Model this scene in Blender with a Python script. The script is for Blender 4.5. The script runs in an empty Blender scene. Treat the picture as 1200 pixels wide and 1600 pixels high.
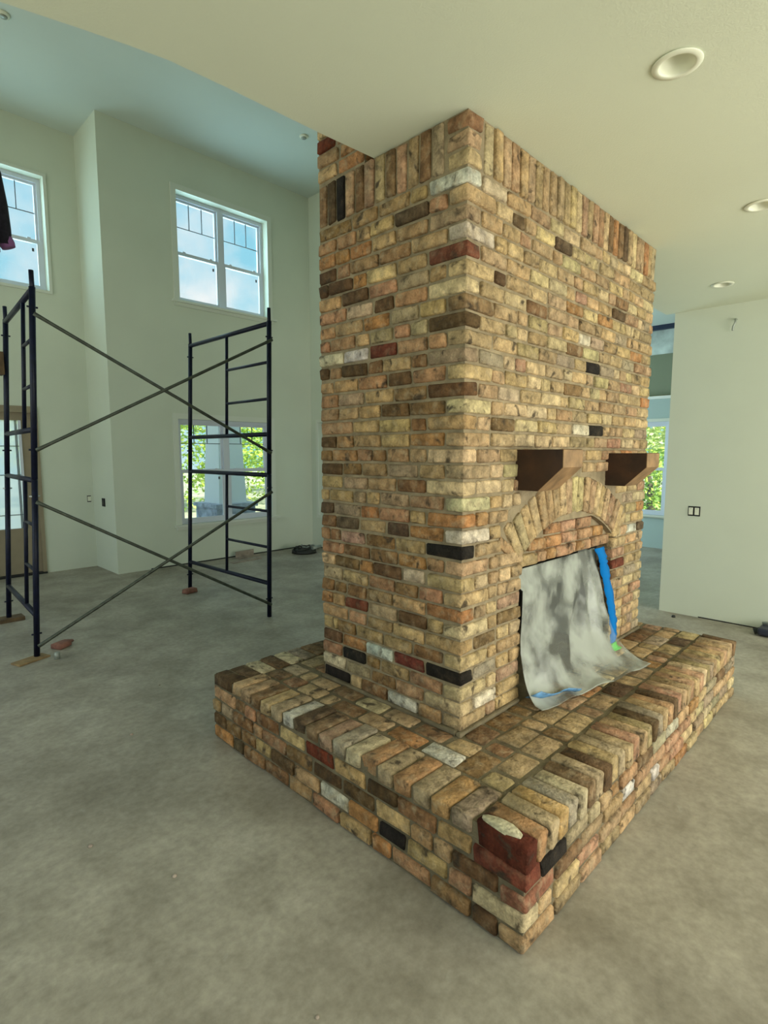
import bpy, bmesh, math, random
from mathutils import Vector, Matrix, noise

S = bpy.context.scene
COL = S.collection

# ------------------------------------------------------------------ camera
H = 2.944            # low ceiling
HC = 5.75            # great-room ceiling
CAM = (-1.8652, -1.3663, 1.60)
cd = bpy.data.cameras.new('camera')
cam = bpy.data.objects.new('camera', cd)
COL.objects.link(cam)
cd.sensor_fit = 'VERTICAL'
cd.sensor_height = 32.0
cd.lens = 856.28 * 32.0 / 1600.0
cd.clip_start = 0.02
yaw, pit = math.radians(44.464), math.radians(-6.13)
fw = Vector((math.cos(yaw) * math.cos(pit), math.sin(yaw) * math.cos(pit), math.sin(pit)))
cam.location = CAM
cam.rotation_euler = fw.to_track_quat('-Z', 'Y').to_euler()
S.camera = cam

# ------------------------------------------------------------------ colour management
S.view_settings.view_transform = 'Standard'
S.view_settings.look = 'None'
S.view_settings.gamma = 1.0
S.view_settings.use_curve_mapping = False
S.view_settings.exposure = 0.0

# ------------------------------------------------------------------ sky
W = bpy.data.worlds.new('sky')
S.world = W
W.use_nodes = True
nt = W.node_tree
nt.nodes.clear()
out = nt.nodes.new('ShaderNodeOutputWorld')
bg = nt.nodes.new('ShaderNodeBackground')
tc = nt.nodes.new('ShaderNodeTexCoord')
sep = nt.nodes.new('ShaderNodeSeparateXYZ')
ramp = nt.nodes.new('ShaderNodeValToRGB')
ramp.color_ramp.elements[0].position = 0.0
ramp.color_ramp.elements[0].color = (0.36, 0.80, 0.93, 1)
ramp.color_ramp.elements[1].position = 0.75
ramp.color_ramp.elements[1].color = (0.26, 0.60, 0.88, 1)
nz = nt.nodes.new('ShaderNodeTexNoise')
nz.inputs['Scale'].default_value = 4.2
nz.inputs['Detail'].default_value = 6.0
nz.inputs['Roughness'].default_value = 0.55
cr = nt.nodes.new('ShaderNodeValToRGB')
cr.color_ramp.elements[0].position = 0.46
cr.color_ramp.elements[0].color = (0, 0, 0, 1)
cr.color_ramp.elements[1].position = 0.66
cr.color_ramp.elements[1].color = (1, 1, 1, 1)
mx = nt.nodes.new('ShaderNodeMixRGB')
mx.inputs[2].default_value = (1.0, 1.0, 1.02, 1)
nt.links.new(tc.outputs['Generated'], sep.inputs[0])
nt.links.new(sep.outputs['Z'], ramp.inputs[0])
nt.links.new(tc.outputs['Generated'], nz.inputs['Vector'])
nt.links.new(nz.outputs[0], cr.inputs[0])
nt.links.new(cr.outputs[0], mx.inputs[0])
nt.links.new(ramp.outputs[0], mx.inputs[1])
nt.links.new(mx.outputs[0], bg.inputs[0])
bg.inputs[1].default_value = 1.05
nt.links.new(bg.outputs[0], out.inputs[0])

# ------------------------------------------------------------------ sun, window light and added fill
sd = bpy.data.lights.new('sun', 'SUN')
sd.energy = 9.0
sd.angle = math.radians(2)
sd.color = (1.0, 0.95, 0.86)
sun = bpy.data.objects.new('sun', sd)
sun.rotation_euler = Vector((0.12, 0.62, -0.80)).to_track_quat('-Z', 'Y').to_euler()
COL.objects.link(sun)


def area_lamp(name, loc, direction, sx, sy, power, color):
    d = bpy.data.lights.new(name, 'AREA')
    d.shape = 'RECTANGLE'
    d.size, d.size_y = sx, sy
    d.energy = power
    d.color = color
    o = bpy.data.objects.new(name, d)
    o.location = loc
    o.rotation_euler = Vector(direction).to_track_quat('-Z', 'Y').to_euler()
    COL.objects.link(o)


# back and front window light; side, great-room and hall lamps are added fill
area_lamp('back_window_daylight', (1.0, -4.72, 1.45), (0, 1, 0), 6.0, 2.3, 262, (1.0, 0.97, 0.87))
area_lamp('side_fill', (-4.72, -1.6, 1.45), (1, 0, 0), 3.0, 2.3, 14, (1.0, 0.96, 0.86))  # added fill lamp, no known window on this side
area_lamp('great_room_fill', (-4.72, 3.6, 2.6), (1, 0, 0), 4.2, 4.2, 60, (1.0, 0.97, 0.90))  # added lamp lifting the great-room walls, behind an invented opening
area_lamp('front_window_daylight', (2.45, 6.55, 4.43), (0, -1, 0), 1.4, 1.4, 42, (0.55, 0.86, 1.0))
area_lamp('entry_window_daylight', (-0.4, 7.35, 4.43), (0, -1, 0), 1.4, 1.4, 34, (0.55, 0.86, 1.0))
area_lamp('hall_fill', (6.2, 4.9, 1.6), (0, -1, 0), 2.0, 2.0, 120, (0.72, 0.92, 1.0))  # added lamp brightening the hall from an invented window

# ------------------------------------------------------------------ helpers
random.seed(7)


def srgb(r, g, b):
    def f(c):
        c /= 255.0
        return c / 12.92 if c <= 0.04045 else ((c + 0.055) / 1.055) ** 2.4
    return (f(r), f(g), f(b))


class MB:
    """collects shapes, builds ONE mesh object"""

    def __init__(self):
        self.v, self.f, self.sm = [], [], []

    def add(self, verts, faces, smooth=False):
        b = len(self.v)
        self.v += [tuple(p) for p in verts]
        self.f += [tuple(i + b for i in f) for f in faces]
        self.sm += [smooth] * len(faces)
        return self

    def box(self, a, b):
        x0, x1 = sorted((a[0], b[0])); y0, y1 = sorted((a[1], b[1])); z0, z1 = sorted((a[2], b[2]))
        v = [(x0, y0, z0), (x1, y0, z0), (x1, y1, z0), (x0, y1, z0), (x0, y0, z1), (x1, y0, z1), (x1, y1, z1), (x0, y1, z1)]
        return self.add(v, [(0, 3, 2, 1), (4, 5, 6, 7), (0, 1, 5, 4), (1, 2, 6, 5), (2, 3, 7, 6), (3, 0, 4, 7)])

    def tube(self, pts, r, n=10, cap=True):
        pts = [Vector(p) for p in pts]
        rs = r if isinstance(r, (list, tuple)) else [r] * len(pts)
        rings = []
        up = None
        for i, p in enumerate(pts):
            d = (pts[min(i + 1, len(pts) - 1)] - pts[max(i - 1, 0)]).normalized()
            if up is None:
                up = Vector((0, 0, 1)) if abs(d.z) < 0.9 else Vector((1, 0, 0))
            s = d.cross(up).normalized()
            u = s.cross(d).normalized()
            up = u
            rings.append([p + (s * math.cos(2 * math.pi * k / n) + u * math.sin(2 * math.pi * k / n)) * rs[i] for k in range(n)])
        v = [q for ring in rings for q in ring]
        f = []
        for i in range(len(pts) - 1):
            for k in range(n):
                f.append((i * n + k, i * n + (k + 1) % n, (i + 1) * n + (k + 1) % n, (i + 1) * n + k))
        self.add(v, f, True)
        if cap:
            b = len(self.v) - len(v)
            self.f += [tuple(b + k for k in range(n))[::-1], tuple(b + (len(pts) - 1) * n + k for k in range(n))]
            self.sm += [False, False]
        return self

    def lathe(self, prof, c, n=32, axis=(0, 0, 1)):
        c = Vector(c)
        q = Vector((0, 0, 1)).rotation_difference(Vector(axis))
        v, f = [], []
        for (r, z) in prof:
            for k in range(n):
                a = 2 * math.pi * k / n
                v.append(c + q @ Vector((r * math.cos(a), r * math.sin(a), z)))
        for i in range(len(prof) - 1):
            for k in range(n):
                f.append((i * n + k, i * n + (k + 1) % n, (i + 1) * n + (k + 1) % n, (i + 1) * n + k))
        return self.add(v, f, True)

    def build(self, name, m, parent=None, loc=None):
        me = bpy.data.meshes.new(name)
        me.from_pydata(self.v, [], self.f)
        me.polygons.foreach_set('use_smooth', self.sm)
        me.update()
        o = bpy.data.objects.new(name, me)
        if m is not None:
            me.materials.append(m)
        COL.objects.link(o)
        if parent is not None:
            o.parent = parent
        if loc is not None:
            o.location = loc
        return o


def bevel(o, w, seg=2):
    md = o.modifiers.new('bevel', 'BEVEL')
    md.width = w
    md.segments = seg
    md.limit_method = 'ANGLE'
    return o


def tag(o, label, cat, group=None):
    o['label'] = label
    o['category'] = cat
    if group:
        o['group'] = group
    return o


def thing(name, label, cat, group=None):
    return tag(empty(name), label, cat, group)


def empty(name, parent=None):
    o = bpy.data.objects.new(name, None)
    o.empty_display_size = 0.1
    COL.objects.link(o)
    if parent is not None:
        o.parent = parent
    return o


def struct(o):
    o['kind'] = 'structure'
    return o


# ------------------------------------------------------------------ materials
def mat(name, col, rough=0.6, metal=0.0, spec=0.5, nscale=None, namt=0.0, bump=0.0, bscale=60.0, coord='pos'):
    m = bpy.data.materials.new(name)
    m.use_nodes = True
    t = m.node_tree
    b = t.nodes['Principled BSDF']
    b.inputs['Base Color'].default_value = (*col, 1)
    b.inputs['Roughness'].default_value = rough
    b.inputs['Metallic'].default_value = metal
    b.inputs['Specular IOR Level'].default_value = spec
    g = t.nodes.new('ShaderNodeNewGeometry')
    if nscale:
        n = t.nodes.new('ShaderNodeTexNoise')
        n.inputs['Scale'].default_value = nscale
        n.inputs['Detail'].default_value = 5
        t.links.new(g.outputs['Position'], n.inputs['Vector'])
        r = t.nodes.new('ShaderNodeValToRGB')
        r.color_ramp.elements[0].position = 0.3
        r.color_ramp.elements[0].color = (*[c * (1 - namt) for c in col], 1)
        r.color_ramp.elements[1].position = 0.7
        r.color_ramp.elements[1].color = (*[min(1, c * (1 + namt)) for c in col], 1)
        t.links.new(n.outputs[0], r.inputs[0])
        t.links.new(r.outputs[0], b.inputs['Base Color'])
    if bump:
        n2 = t.nodes.new('ShaderNodeTexNoise')
        n2.inputs['Scale'].default_value = bscale
        n2.inputs['Detail'].default_value = 4
        t.links.new(g.outputs['Position'], n2.inputs['Vector'])
        bp = t.nodes.new('ShaderNodeBump')
        bp.inputs['Strength'].default_value = bump
        bp.inputs['Distance'].default_value = 0.01
        t.links.new(n2.outputs[0], bp.inputs['Height'])
        t.links.new(bp.outputs[0], b.inputs['Normal'])
    return m


M_WALL = mat('primed_drywall', (0.62, 0.66, 0.55), 0.85, spec=0.2, nscale=1.3, namt=0.03, bump=0.05, bscale=180)
M_CEIL = mat('textured_ceiling', (0.68, 0.71, 0.57), 0.9, spec=0.15, nscale=0.9, namt=0.03, bump=0.12, bscale=140)
M_CEILHI = mat('high_ceiling_sky_tint', (0.60, 0.67, 0.62), 0.9, spec=0.15, nscale=1.0, namt=0.03)  # bluish light of the sky mixed into the ceiling colour
M_HALL = mat('hall_wall_paint', (0.42, 0.52, 0.50), 0.85, spec=0.2)
M_HALLUP = mat('hall_upper_wall', (0.24, 0.27, 0.19), 0.9, spec=0.2)
M_HALLTOP = mat('hall_plaster', (0.55, 0.62, 0.60), 0.9, spec=0.2, nscale=4, namt=0.35)
M_TRIM = mat('primed_trim', (0.66, 0.69, 0.60), 0.5)
M_VINYL = mat('white_vinyl', (0.62, 0.66, 0.74), 0.4)
M_MUNTIN = mat('dark_muntin', (0.05, 0.06, 0.07), 0.5)
M_DOOR = mat('tan_door', (0.28, 0.23, 0.15), 0.55, nscale=6, namt=0.08)
M_DARK = mat('black_gap', (0.012, 0.012, 0.012), 0.8)
M_NAVY = mat('navy_enamel', (0.004, 0.006, 0.022), 0.45, spec=0.3, nscale=30, namt=0.4)
M_GALV = mat('galvanised_brace', (0.075, 0.085, 0.065), 0.5, metal=0.5, nscale=20, namt=0.35)
M_STEEL = mat('bright_steel', (0.55, 0.55, 0.55), 0.35, metal=0.8)
M_CORBEL = mat('dark_corbel_wood', (0.036, 0.013, 0.004), 0.62, nscale=9, namt=0.5, bump=0.25, bscale=40)  # dark tone of the corbel block and its sides
M_CORBELF = mat('pale_corbel_wood', (0.25, 0.145, 0.065), 0.65, nscale=14, namt=0.35, bump=0.2, bscale=60)  # paler tone on the corbel front and chamfer
M_MORTAR = mat('mortar', (0.27, 0.215, 0.135), 0.95, spec=0.1, nscale=14, namt=0.28, bump=0.6, bscale=130)
M_MORTARH = mat('hearth_mortar', (0.165, 0.135, 0.085), 0.95, spec=0.1, nscale=10, namt=0.35, bump=0.6, bscale=130)
M_FIREBOX = mat('firebox_dark', (0.05, 0.045, 0.038), 0.95, nscale=12, namt=0.4)  # dark mottled firebox lining
M_TAPE = mat('blue_tape', (0.001, 0.15, 0.46), 0.7, spec=0.1)
M_TAPEP = mat('blue_tape_under_film', (0.10, 0.24, 0.42), 0.5, nscale=30, namt=0.6)
M_TAPEG = mat('green_tape', (0.07, 0.55, 0.05), 0.5)
M_WOOD = mat('raw_lumber', (0.26, 0.17, 0.075), 0.75, nscale=16, namt=0.3)
M_WOODD = mat('dirty_lumber', (0.12, 0.075, 0.035), 0.8, nscale=16, namt=0.3)
M_LIGHT = mat('light_trim', (0.76, 0.77, 0.63), 0.4)
M_RUBBER = mat('black_rubber', (0.018, 0.020, 0.016), 0.55)
M_GREYM = mat('grey_tool_metal', (0.30, 0.33, 0.29), 0.4, metal=0.3)
M_JACKET = mat('dark_cloth', (0.010, 0.008, 0.016), 0.9, nscale=40, namt=0.5)
M_CUFF = mat('mauve_lining', (0.24, 0.10, 0.25), 0.85)
M_GRASS = mat('pale_ground', (0.42, 0.44, 0.30), 0.95, nscale=0.6, namt=0.35)
M_BARK = mat('bark', (0.12, 0.09, 0.06), 0.9)
M_PORCH = mat('porch_paint', (0.80, 0.82, 0.86), 0.6)
M_STONE = mat('porch_stone', (0.40, 0.42, 0.50), 0.9, nscale=7, namt=0.5)
M_PINKBRICK = mat('loose_brick', (0.24, 0.105, 0.075), 0.9, nscale=20, namt=0.3)
M_CARD = mat('torn_drywall', (0.33, 0.27, 0.22), 0.9, nscale=8, namt=0.3)


def floor_material():
    m = bpy.data.materials.new('concrete_slab')
    m.use_nodes = True
    t = m.node_tree
    b = t.nodes['Principled BSDF']
    g = t.nodes.new('ShaderNodeNewGeometry')

    def noise_ramp(scale, p0, c0, p1, c1, detail=6, dist=0.0):
        n = t.nodes.new('ShaderNodeTexNoise')
        n.inputs['Scale'].default_value = scale
        n.inputs['Detail'].default_value = detail
        n.inputs['Roughness'].default_value = 0.62
        n.inputs['Distortion'].default_value = dist
        t.links.new(g.outputs['Position'], n.inputs['Vector'])
        r = t.nodes.new('ShaderNodeValToRGB')
        r.color_ramp.elements[0].position = p0
        r.color_ramp.elements[0].color = (*c0, 1)
        r.color_ramp.elements[1].position = p1
        r.color_ramp.elements[1].color = (*c1, 1)
        t.links.new(n.outputs[0], r.inputs[0])
        return r

    base = noise_ramp(1.1, 0.35, (0.30, 0.268, 0.215), 0.65, (0.47, 0.43, 0.355), 8, 0.1)
    blot = noise_ramp(3.2, 0.38, (0.76, 0.75, 0.73), 0.62, (1, 1, 1), 8, 0.25)
    fine = noise_ramp(28, 0.30, (0.78, 0.78, 0.77), 0.66, (1.06, 1.06, 1.06), 6)
    scuf = noise_ramp(5.5, 0.66, (0, 0, 0), 0.78, (0.5, 0.5, 0.5), 10, 0.6)
    a = t.nodes.new('ShaderNodeMixRGB'); a.blend_type = 'MULTIPLY'; a.inputs[0].default_value = 1
    c = t.nodes.new('ShaderNodeMixRGB'); c.blend_type = 'MULTIPLY'; c.inputs[0].default_value = 1
    d = t.nodes.new('ShaderNodeMixRGB'); d.inputs[2].default_value = (0.52, 0.51, 0.46, 1)
    t.links.new(base.outputs[0], a.inputs[1]); t.links.new(blot.outputs[0], a.inputs[2])
    t.links.new(a.outputs[0], c.inputs[1]); t.links.new(fine.outputs[0], c.inputs[2])
    t.links.new(scuf.outputs[0], d.inputs[0]); t.links.new(c.outputs[0], d.inputs[1])
    t.links.new(d.outputs[0], b.inputs['Base Color'])
    b.inputs['Roughness'].default_value = 0.55
    b.inputs['Specular IOR Level'].default_value = 0.35
    bp = t.nodes.new('ShaderNodeBump')
    bp.inputs['Strength'].default_value = 0.12
    bp.inputs['Distance'].default_value = 0.01
    t.links.new(fine.outputs[0], bp.inputs['Height'])
    t.links.new(bp.outputs[0], b.inputs['Normal'])
    return m


M_FLOOR = floor_material()


def brick_material(name, attr):
    m = bpy.data.materials.new(name)
    m.use_nodes = True
    t = m.node_tree
    b = t.nodes['Principled BSDF']
    b.inputs['Roughness'].default_value = 0.9
    b.inputs['Specular IOR Level'].default_value = 0.18
    g = t.nodes.new('ShaderNodeNewGeometry')
    if attr:
        src = t.nodes.new('ShaderNodeVertexColor')
        src.layer_name = 'Col'
        colour = src.outputs['Color']
    else:
        src = t.nodes.new('ShaderNodeObjectInfo')
        colour = src.outputs['Color']

    def nz(scale, p0, v0, p1, v1, detail=5, dist=0.0):
        n = t.nodes.new('ShaderNodeTexNoise')
        n.inputs['Scale'].default_value = scale
        n.inputs['Detail'].default_value = detail
        n.inputs['Distortion'].default_value = dist
        t.links.new(g.outputs['Position'], n.inputs['Vector'])
        r = t.nodes.new('ShaderNodeMapRange')
        r.inputs[1].default_value = p0; r.inputs[2].default_value = p1
        r.inputs[3].default_value = v0; r.inputs[4].default_value = v1
        t.links.new(n.outputs[0], r.inputs[0])
        return r.outputs[0], n.outputs[0]

    tone, _ = nz(19, 0.32, 0.56, 0.68, 1.34)
    mul = t.nodes.new('ShaderNodeMixRGB'); mul.blend_type = 'MULTIPLY'; mul.inputs[0].default_value = 1
    t.links.new(colour, mul.inputs[1]); t.links.new(tone, mul.inputs[2])
    pale, _ = nz(24, 0.50, 0.0, 0.74, 0.62, 6, 0.3)
    m1 = t.nodes.new('ShaderNodeMixRGB'); m1.inputs[2].default_value = (0.40, 0.31, 0.19, 1)
    lum = t.nodes.new('ShaderNodeRGBToBW'); t.links.new(colour, lum.inputs[0])
    lr = t.nodes.new('ShaderNodeMapRange'); lr.inputs[1].default_value = 0.03; lr.inputs[2].default_value = 0.14
    t.links.new(lum.outputs[0], lr.inputs[0])
    pf = t.nodes.new('ShaderNodeMath'); pf.operation = 'MULTIPLY'
    t.links.new(pale, pf.inputs[0]); t.links.new(lr.outputs[0], pf.inputs[1])
    t.links.new(pf.outputs[0], m1.inputs[0]); t.links.new(mul.outputs[0], m1.inputs[1])
    dk, _ = nz(17, 0.425, 0.0, 0.30, 0.9, 8, 0.5)
    m2 = t.nodes.new('ShaderNodeMixRGB'); m2.inputs[2].default_value = (0.055, 0.040, 0.026, 1)
    t.links.new(dk, m2.inputs[0]); t.links.new(m1.outputs[0], m2.inputs[1])
    fine, fn = nz(120, 0.3, 0.82, 0.7, 1.15, 4)
    m3 = t.nodes.new('ShaderNodeMixRGB'); m3.blend_type = 'MULTIPLY'; m3.inputs[0].default_value = 1
    t.links.new(m2.outputs[0], m3.inputs[1]); t.links.new(fine, m3.inputs[2])
    t.links.new(m3.outputs[0], b.inputs['Base Color'])
    _, bn = nz(70, 0, 0, 1, 1, 6)
    bp = t.nodes.new('ShaderNodeBump')
    bp.inputs['Strength'].default_value = 0.75
    bp.inputs['Distance'].default_value = 0.012
    t.links.new(bn, bp.inputs['Height'])
    t.links.new(bp.outputs[0], b.inputs['Normal'])
    return m


M_BRICK = brick_material('reclaimed_brick', False)
M_BRICKA = brick_material('reclaimed_brick_joined', True)


def glass_material():
    m = bpy.data.materials.new('window_glass')
    m.use_nodes = True
    t = m.node_tree
    t.nodes.clear()
    o = t.nodes.new('ShaderNodeOutputMaterial')
    mixs = t.nodes.new('ShaderNodeMixShader')
    tr = t.nodes.new('ShaderNodeBsdfTransparent')
    tr.inputs[0].default_value = (0.96, 0.98, 0.97, 1)
    gl = t.nodes.new('ShaderNodeBsdfGlossy')
    gl.inputs['Roughness'].default_value = 0.02
    mixs.inputs[0].default_value = 0.05
    t.links.new(tr.outputs[0], mixs.inputs[1])
    t.links.new(gl.outputs[0], mixs.inputs[2])
    t.links.new(mixs.outputs[0], o.inputs[0])
    return m


M_GLASS = glass_material()
M_GLARE = bpy.data.materials.new('glare_glass')  # whitened pane standing in for overexposed daylight behind the door
M_GLARE.use_nodes = True
_t = M_GLARE.node_tree
_t.nodes.clear()
_o = _t.nodes.new('ShaderNodeOutputMaterial'); _m = _t.nodes.new('ShaderNodeMixShader')
_a = _t.nodes.new('ShaderNodeBsdfTranslucent'); _b = _t.nodes.new('ShaderNodeBsdfTransparent')
_a.inputs[0].default_value = (0.95, 0.96, 0.98, 1)
_m.inputs[0].default_value = 0.35
_t.links.new(_a.outputs[0], _m.inputs[1]); _t.links.new(_b.outputs[0], _m.inputs[2]); _t.links.new(_m.outputs[0], _o.inputs[0])


def plastic_material():
    m = bpy.data.materials.new('cloudy_plastic_film')
    m.use_nodes = True
    t = m.node_tree
    t.nodes.clear()
    o = t.nodes.new('ShaderNodeOutputMaterial')
    p = t.nodes.new('ShaderNodeBsdfPrincipled')
    p.inputs['Base Color'].default_value = (0.47, 0.49, 0.44, 1)
    p.inputs['Roughness'].default_value = 0.32
    tl = t.nodes.new('ShaderNodeBsdfTranslucent')
    tl.inputs[0].default_value = (0.55, 0.57, 0.53, 1)
    tr = t.nodes.new('ShaderNodeBsdfTransparent')
    g = t.nodes.new('ShaderNodeNewGeometry')
    n = t.nodes.new('ShaderNodeTexNoise')
    n.inputs['Scale'].default_value = 5
    n.inputs['Detail'].default_value = 3
    n.inputs['Distortion'].default_value = 0.15
    mp = t.nodes.new('ShaderNodeMapping')
    mp.inputs['Scale'].default_value = (1.0, 1.0, 0.9)
    mp.inputs['Rotation'].default_value = (0.0, 0.5, 0.0)
    t.links.new(g.outputs['Position'], mp.inputs[0])
    t.links.new(mp.outputs[0], n.inputs['Vector'])
    r = t.nodes.new('ShaderNodeMapRange')
    r.inputs[1].default_value = 0.38; r.inputs[2].default_value = 0.62
    r.inputs[3].default_value = 0.88; r.inputs[4].default_value = 0.26
    t.links.new(n.outputs[0], r.inputs[0])
    m1 = t.nodes.new('ShaderNodeMixShader'); m1.inputs[0].default_value = 0.12
    t.links.new(p.outputs[0], m1.inputs[1]); t.links.new(tl.outputs[0], m1.inputs[2])
    m2 = t.nodes.new('ShaderNodeMixShader')
    t.links.new(r.outputs[0], m2.inputs[0])
    t.links.new(m1.outputs[0], m2.inputs[1]); t.links.new(tr.outputs[0], m2.inputs[2])
    t.links.new(m2.outputs[0], o.inputs[0])
    return m


M_FILM = plastic_material()

# ------------------------------------------------------------------ room shell
WT = 0.18


def wall_mesh(name, axis, at, u0, u1, z0, z1, holes=(), thick=WT, sign=1, m=None):
    """wall in plane axis=at; u is the other horizontal axis; thick grows towards sign; real openings"""
    us = sorted({u0, u1, *[c for h in holes for c in h[:2]]})
    zs = sorted({z0, z1, *[c for h in holes for c in h[2:]]})
    us = [u for u in us if u0 <= u <= u1]
    zs = [z for z in zs if z0 <= z <= z1]
    mb = MB()
    for i in range(len(us) - 1):
        for j in range(len(zs) - 1):
            uc, zc = (us[i] + us[i + 1]) / 2, (zs[j] + zs[j + 1]) / 2
            if any(h[0] < uc < h[1] and h[2] < zc < h[3] for h in holes):
                continue
            if axis == 'y':
                mb.box((us[i], at, zs[j]), (us[i + 1], at + sign * thick, zs[j + 1]))
            else:
                mb.box((at, us[i], zs[j]), (at + sign * thick, us[i + 1], zs[j + 1]))
    return struct(mb.build(name, m or M_WALL))


floor = struct(MB().box((-4.9, -4.9, -0.12), (8.2, 7.3, 0.0)).build('floor', M_FLOOR))

YW = 6.15
wall_mesh('wall_front', 'y', YW, 0.765, 4.20, 0, HC, [(1.75, 3.20, 3.70, 5.15), (1.66, 3.19, 0.58, 2.08)])
wall_mesh('wall_entry', 'y', 6.95, -4.9, 0.945, 0, HC, [(-1.12, 0.37, 3.70, 5.11), (-1.02, 0.11, 0.0, 2.14)])
wall_mesh('wall_jog', 'x', 0.765, YW + WT, 6.95, 0, HC)
wall_mesh('wall_right', 'x', 4.02, -4.9, 0.46, 0, H)
wall_mesh('wall_right_far', 'x', 4.02, 2.3, YW, 0, HC, [(5.1, 5.96, 0.55, 2.11)])
wall_mesh('wall_right_upper', 'x', 4.02, 0.46, 2.3, 3.55, HC)
wall_mesh('wall_left', 'x', -4.72, -4.9, 7.13, 0, HC, [(-3.1, -0.1, 0.3, 2.6), (1.5, 5.7, 0.5, 4.7)], sign=-1)
wall_mesh('wall_back', 'y', -4.72, -4.9, 8.2, 0, H, [(-2.0, 4.0, 0.3, 2.6)], sign=-1)
wall_mesh('wall_hall_end', 'x', 7.9, -0.6, 5.2, 0, 2.5, [(1.66, 3.1, 0.56, 2.12)], m=M_HALL)
wall_mesh('wall_hall_upper', 'x', 7.95, -0.6, 5.2, 2.56, 3.22, m=M_HALLUP)
wall_mesh('wall_hall_top', 'x', 7.9, -0.6, 5.2, 3.22, 3.62, m=M_HALLTOP)
wall_mesh('wall_hall_near', 'y', -0.6, 4.2, 8.08, 0, HC, sign=-1)
wall_mesh('wall_hall_far', 'y', 4.75, 4.2, 8.08, 0, HC, [(5.2, 7.2, 0.6, 2.6)])
struct(MB().box((7.84, -0.6, 2.49), (8.0, 4.75, 2.535)).build('trim_1', mat('white_trim', (0.8, 0.82, 0.78), 0.5)))
struct(MB().box((7.82, -0.6, 3.60), (8.08, 4.75, 3.67)).build('trim_2', mat('blue_black_trim', (0.01, 0.022, 0.06), 0.5)))
struct(MB().box((4.2, -0.6, 3.67), (8.1, 4.93, 3.8)).build('ceiling_hall', M_CEILHI))

# great-room ceiling
struct(MB().box((-4.9, -4.9, HC), (4.2, 7.13, HC + 0.15)).build('ceiling_high', M_CEILHI))

# low ceiling; its straight great-room edge bent to mimic barrel lens distortion
EDGE = [(-4.9, 0.80), (-2.2, 0.79), (-1.7, 0.765), (-1.39, 0.712), (-1.18, 0.652), (-1.05, 0.618), (-0.93, 0.592), (-0.72, 0.577), (-0.5, 0.568), (-0.28, 0.558), (0.0, 0.538), (4.02, 0.538)]
LIGHTS = [(0.314, -0.652), (1.818, -0.630), (3.281, -0.110)]


def ceiling_low():
    bm = bmesh.new()
    pts = [(-4.9, -4.9)] + EDGE[:1] + EDGE[1:] + [(4.02, -4.9)]
    vs = [bm.verts.new((x, y, H)) for x, y in pts]
    f = bm.faces.new(vs)
    ex = bmesh.ops.extrude_face_region(bm, geom=[f])
    for v in ex['geom']:
        if isinstance(v, bmesh.types.BMVert):
            v.co.z += 0.16
    bmesh.ops.recalc_face_normals(bm, faces=bm.faces)
    me = bpy.data.meshes.new('ceiling_low')
    bm.to_mesh(me)
    bm.free()
    me.materials.append(M_CEIL)
    o = bpy.data.objects.new('ceiling_low', me)
    COL.objects.link(o)
    cut = MB()
    for (x, y) in LIGHTS:
        cut.lathe([(0.0, 0.0), (0.060, 0.0), (0.060, 0.11), (0.0, 0.11)], (x, y, H - 0.03), 32)
    c = cut.build('hole_cutter', None)
    bmx = bmesh.new(); bmx.from_mesh(c.data)
    bmesh.ops.remove_doubles(bmx, verts=bmx.verts, dist=1e-5)
    bmesh.ops.recalc_face_normals(bmx, faces=bmx.faces)
    bmx.to_mesh(c.data); bmx.free()
    md = o.modifiers.new('holes', 'BOOLEAN')
    md.operation = 'DIFFERENCE'
    md.object = c
    md.solver = 'EXACT'
    dg = bpy.context.evaluated_depsgraph_get()
    me2 = bpy.data.meshes.new_from_object(o.evaluated_get(dg))
    o.modifiers.clear()
    o.data = me2
    bpy.data.objects.remove(c)
    return struct(o)


ceiling_low()
# bulkhead standing on the low ceiling's edge, up to the high ceiling
bh = MB()
for i in range(len(EDGE) - 1):
    (x0, y0), (x1, y1) = EDGE[i], EDGE[i + 1]
    v = [(x0, y0, H + .16), (x1, y1, H + .16), (x1, y1 - .12, H + .16), (x0, y0 - .12, H + .16)]
    v += [(p[0], p[1], HC) for p in v]
    bh.add(v, [(0, 3, 2, 1), (4, 5, 6, 7), (0, 1, 5, 4), (1, 2, 6, 5), (2, 3, 7, 6), (3, 0, 4, 7)])
struct(bh.build('wall_bulkhead', M_WALL))
# black strips drawn in for the shade in the gap under the boards
gp = MB().box((1.2, YW - 0.004, 0.0), (4.0, YW - 0.0005, 0.016))
struct(gp.build('gap_shade_1', M_DARK))
gp = MB().box((4.0165, -2.0, 0.0), (4.0195, 0.10, 0.010))
struct(gp.build('gap_shade_2', M_DARK))

# unseen back roof added to keep the sun out, and the front porch
struct(MB().box((-4.9, -8.3, 2.95), (8.2, -4.9, 3.1)).build('roof_sun_block', M_PORCH))
struct(MB().box((-4.9, -4.9, 3.104), (-4.72, 0.5, 3.3)).build('roof_side', M_PORCH))
struct(MB().box((0.9, 8.35, 2.86), (6.0, 8.85, 3.1)).build('beam_porch', M_PORCH))
struct(MB().box((-40, -20, -0.32), (45, 50, -0.16)).build('ground', M_GRASS))
struct(MB().box((0.9, 6.36, -0.16), (6.0, 9.4, -0.02)).build('floor_porch', M_STONE))


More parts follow.
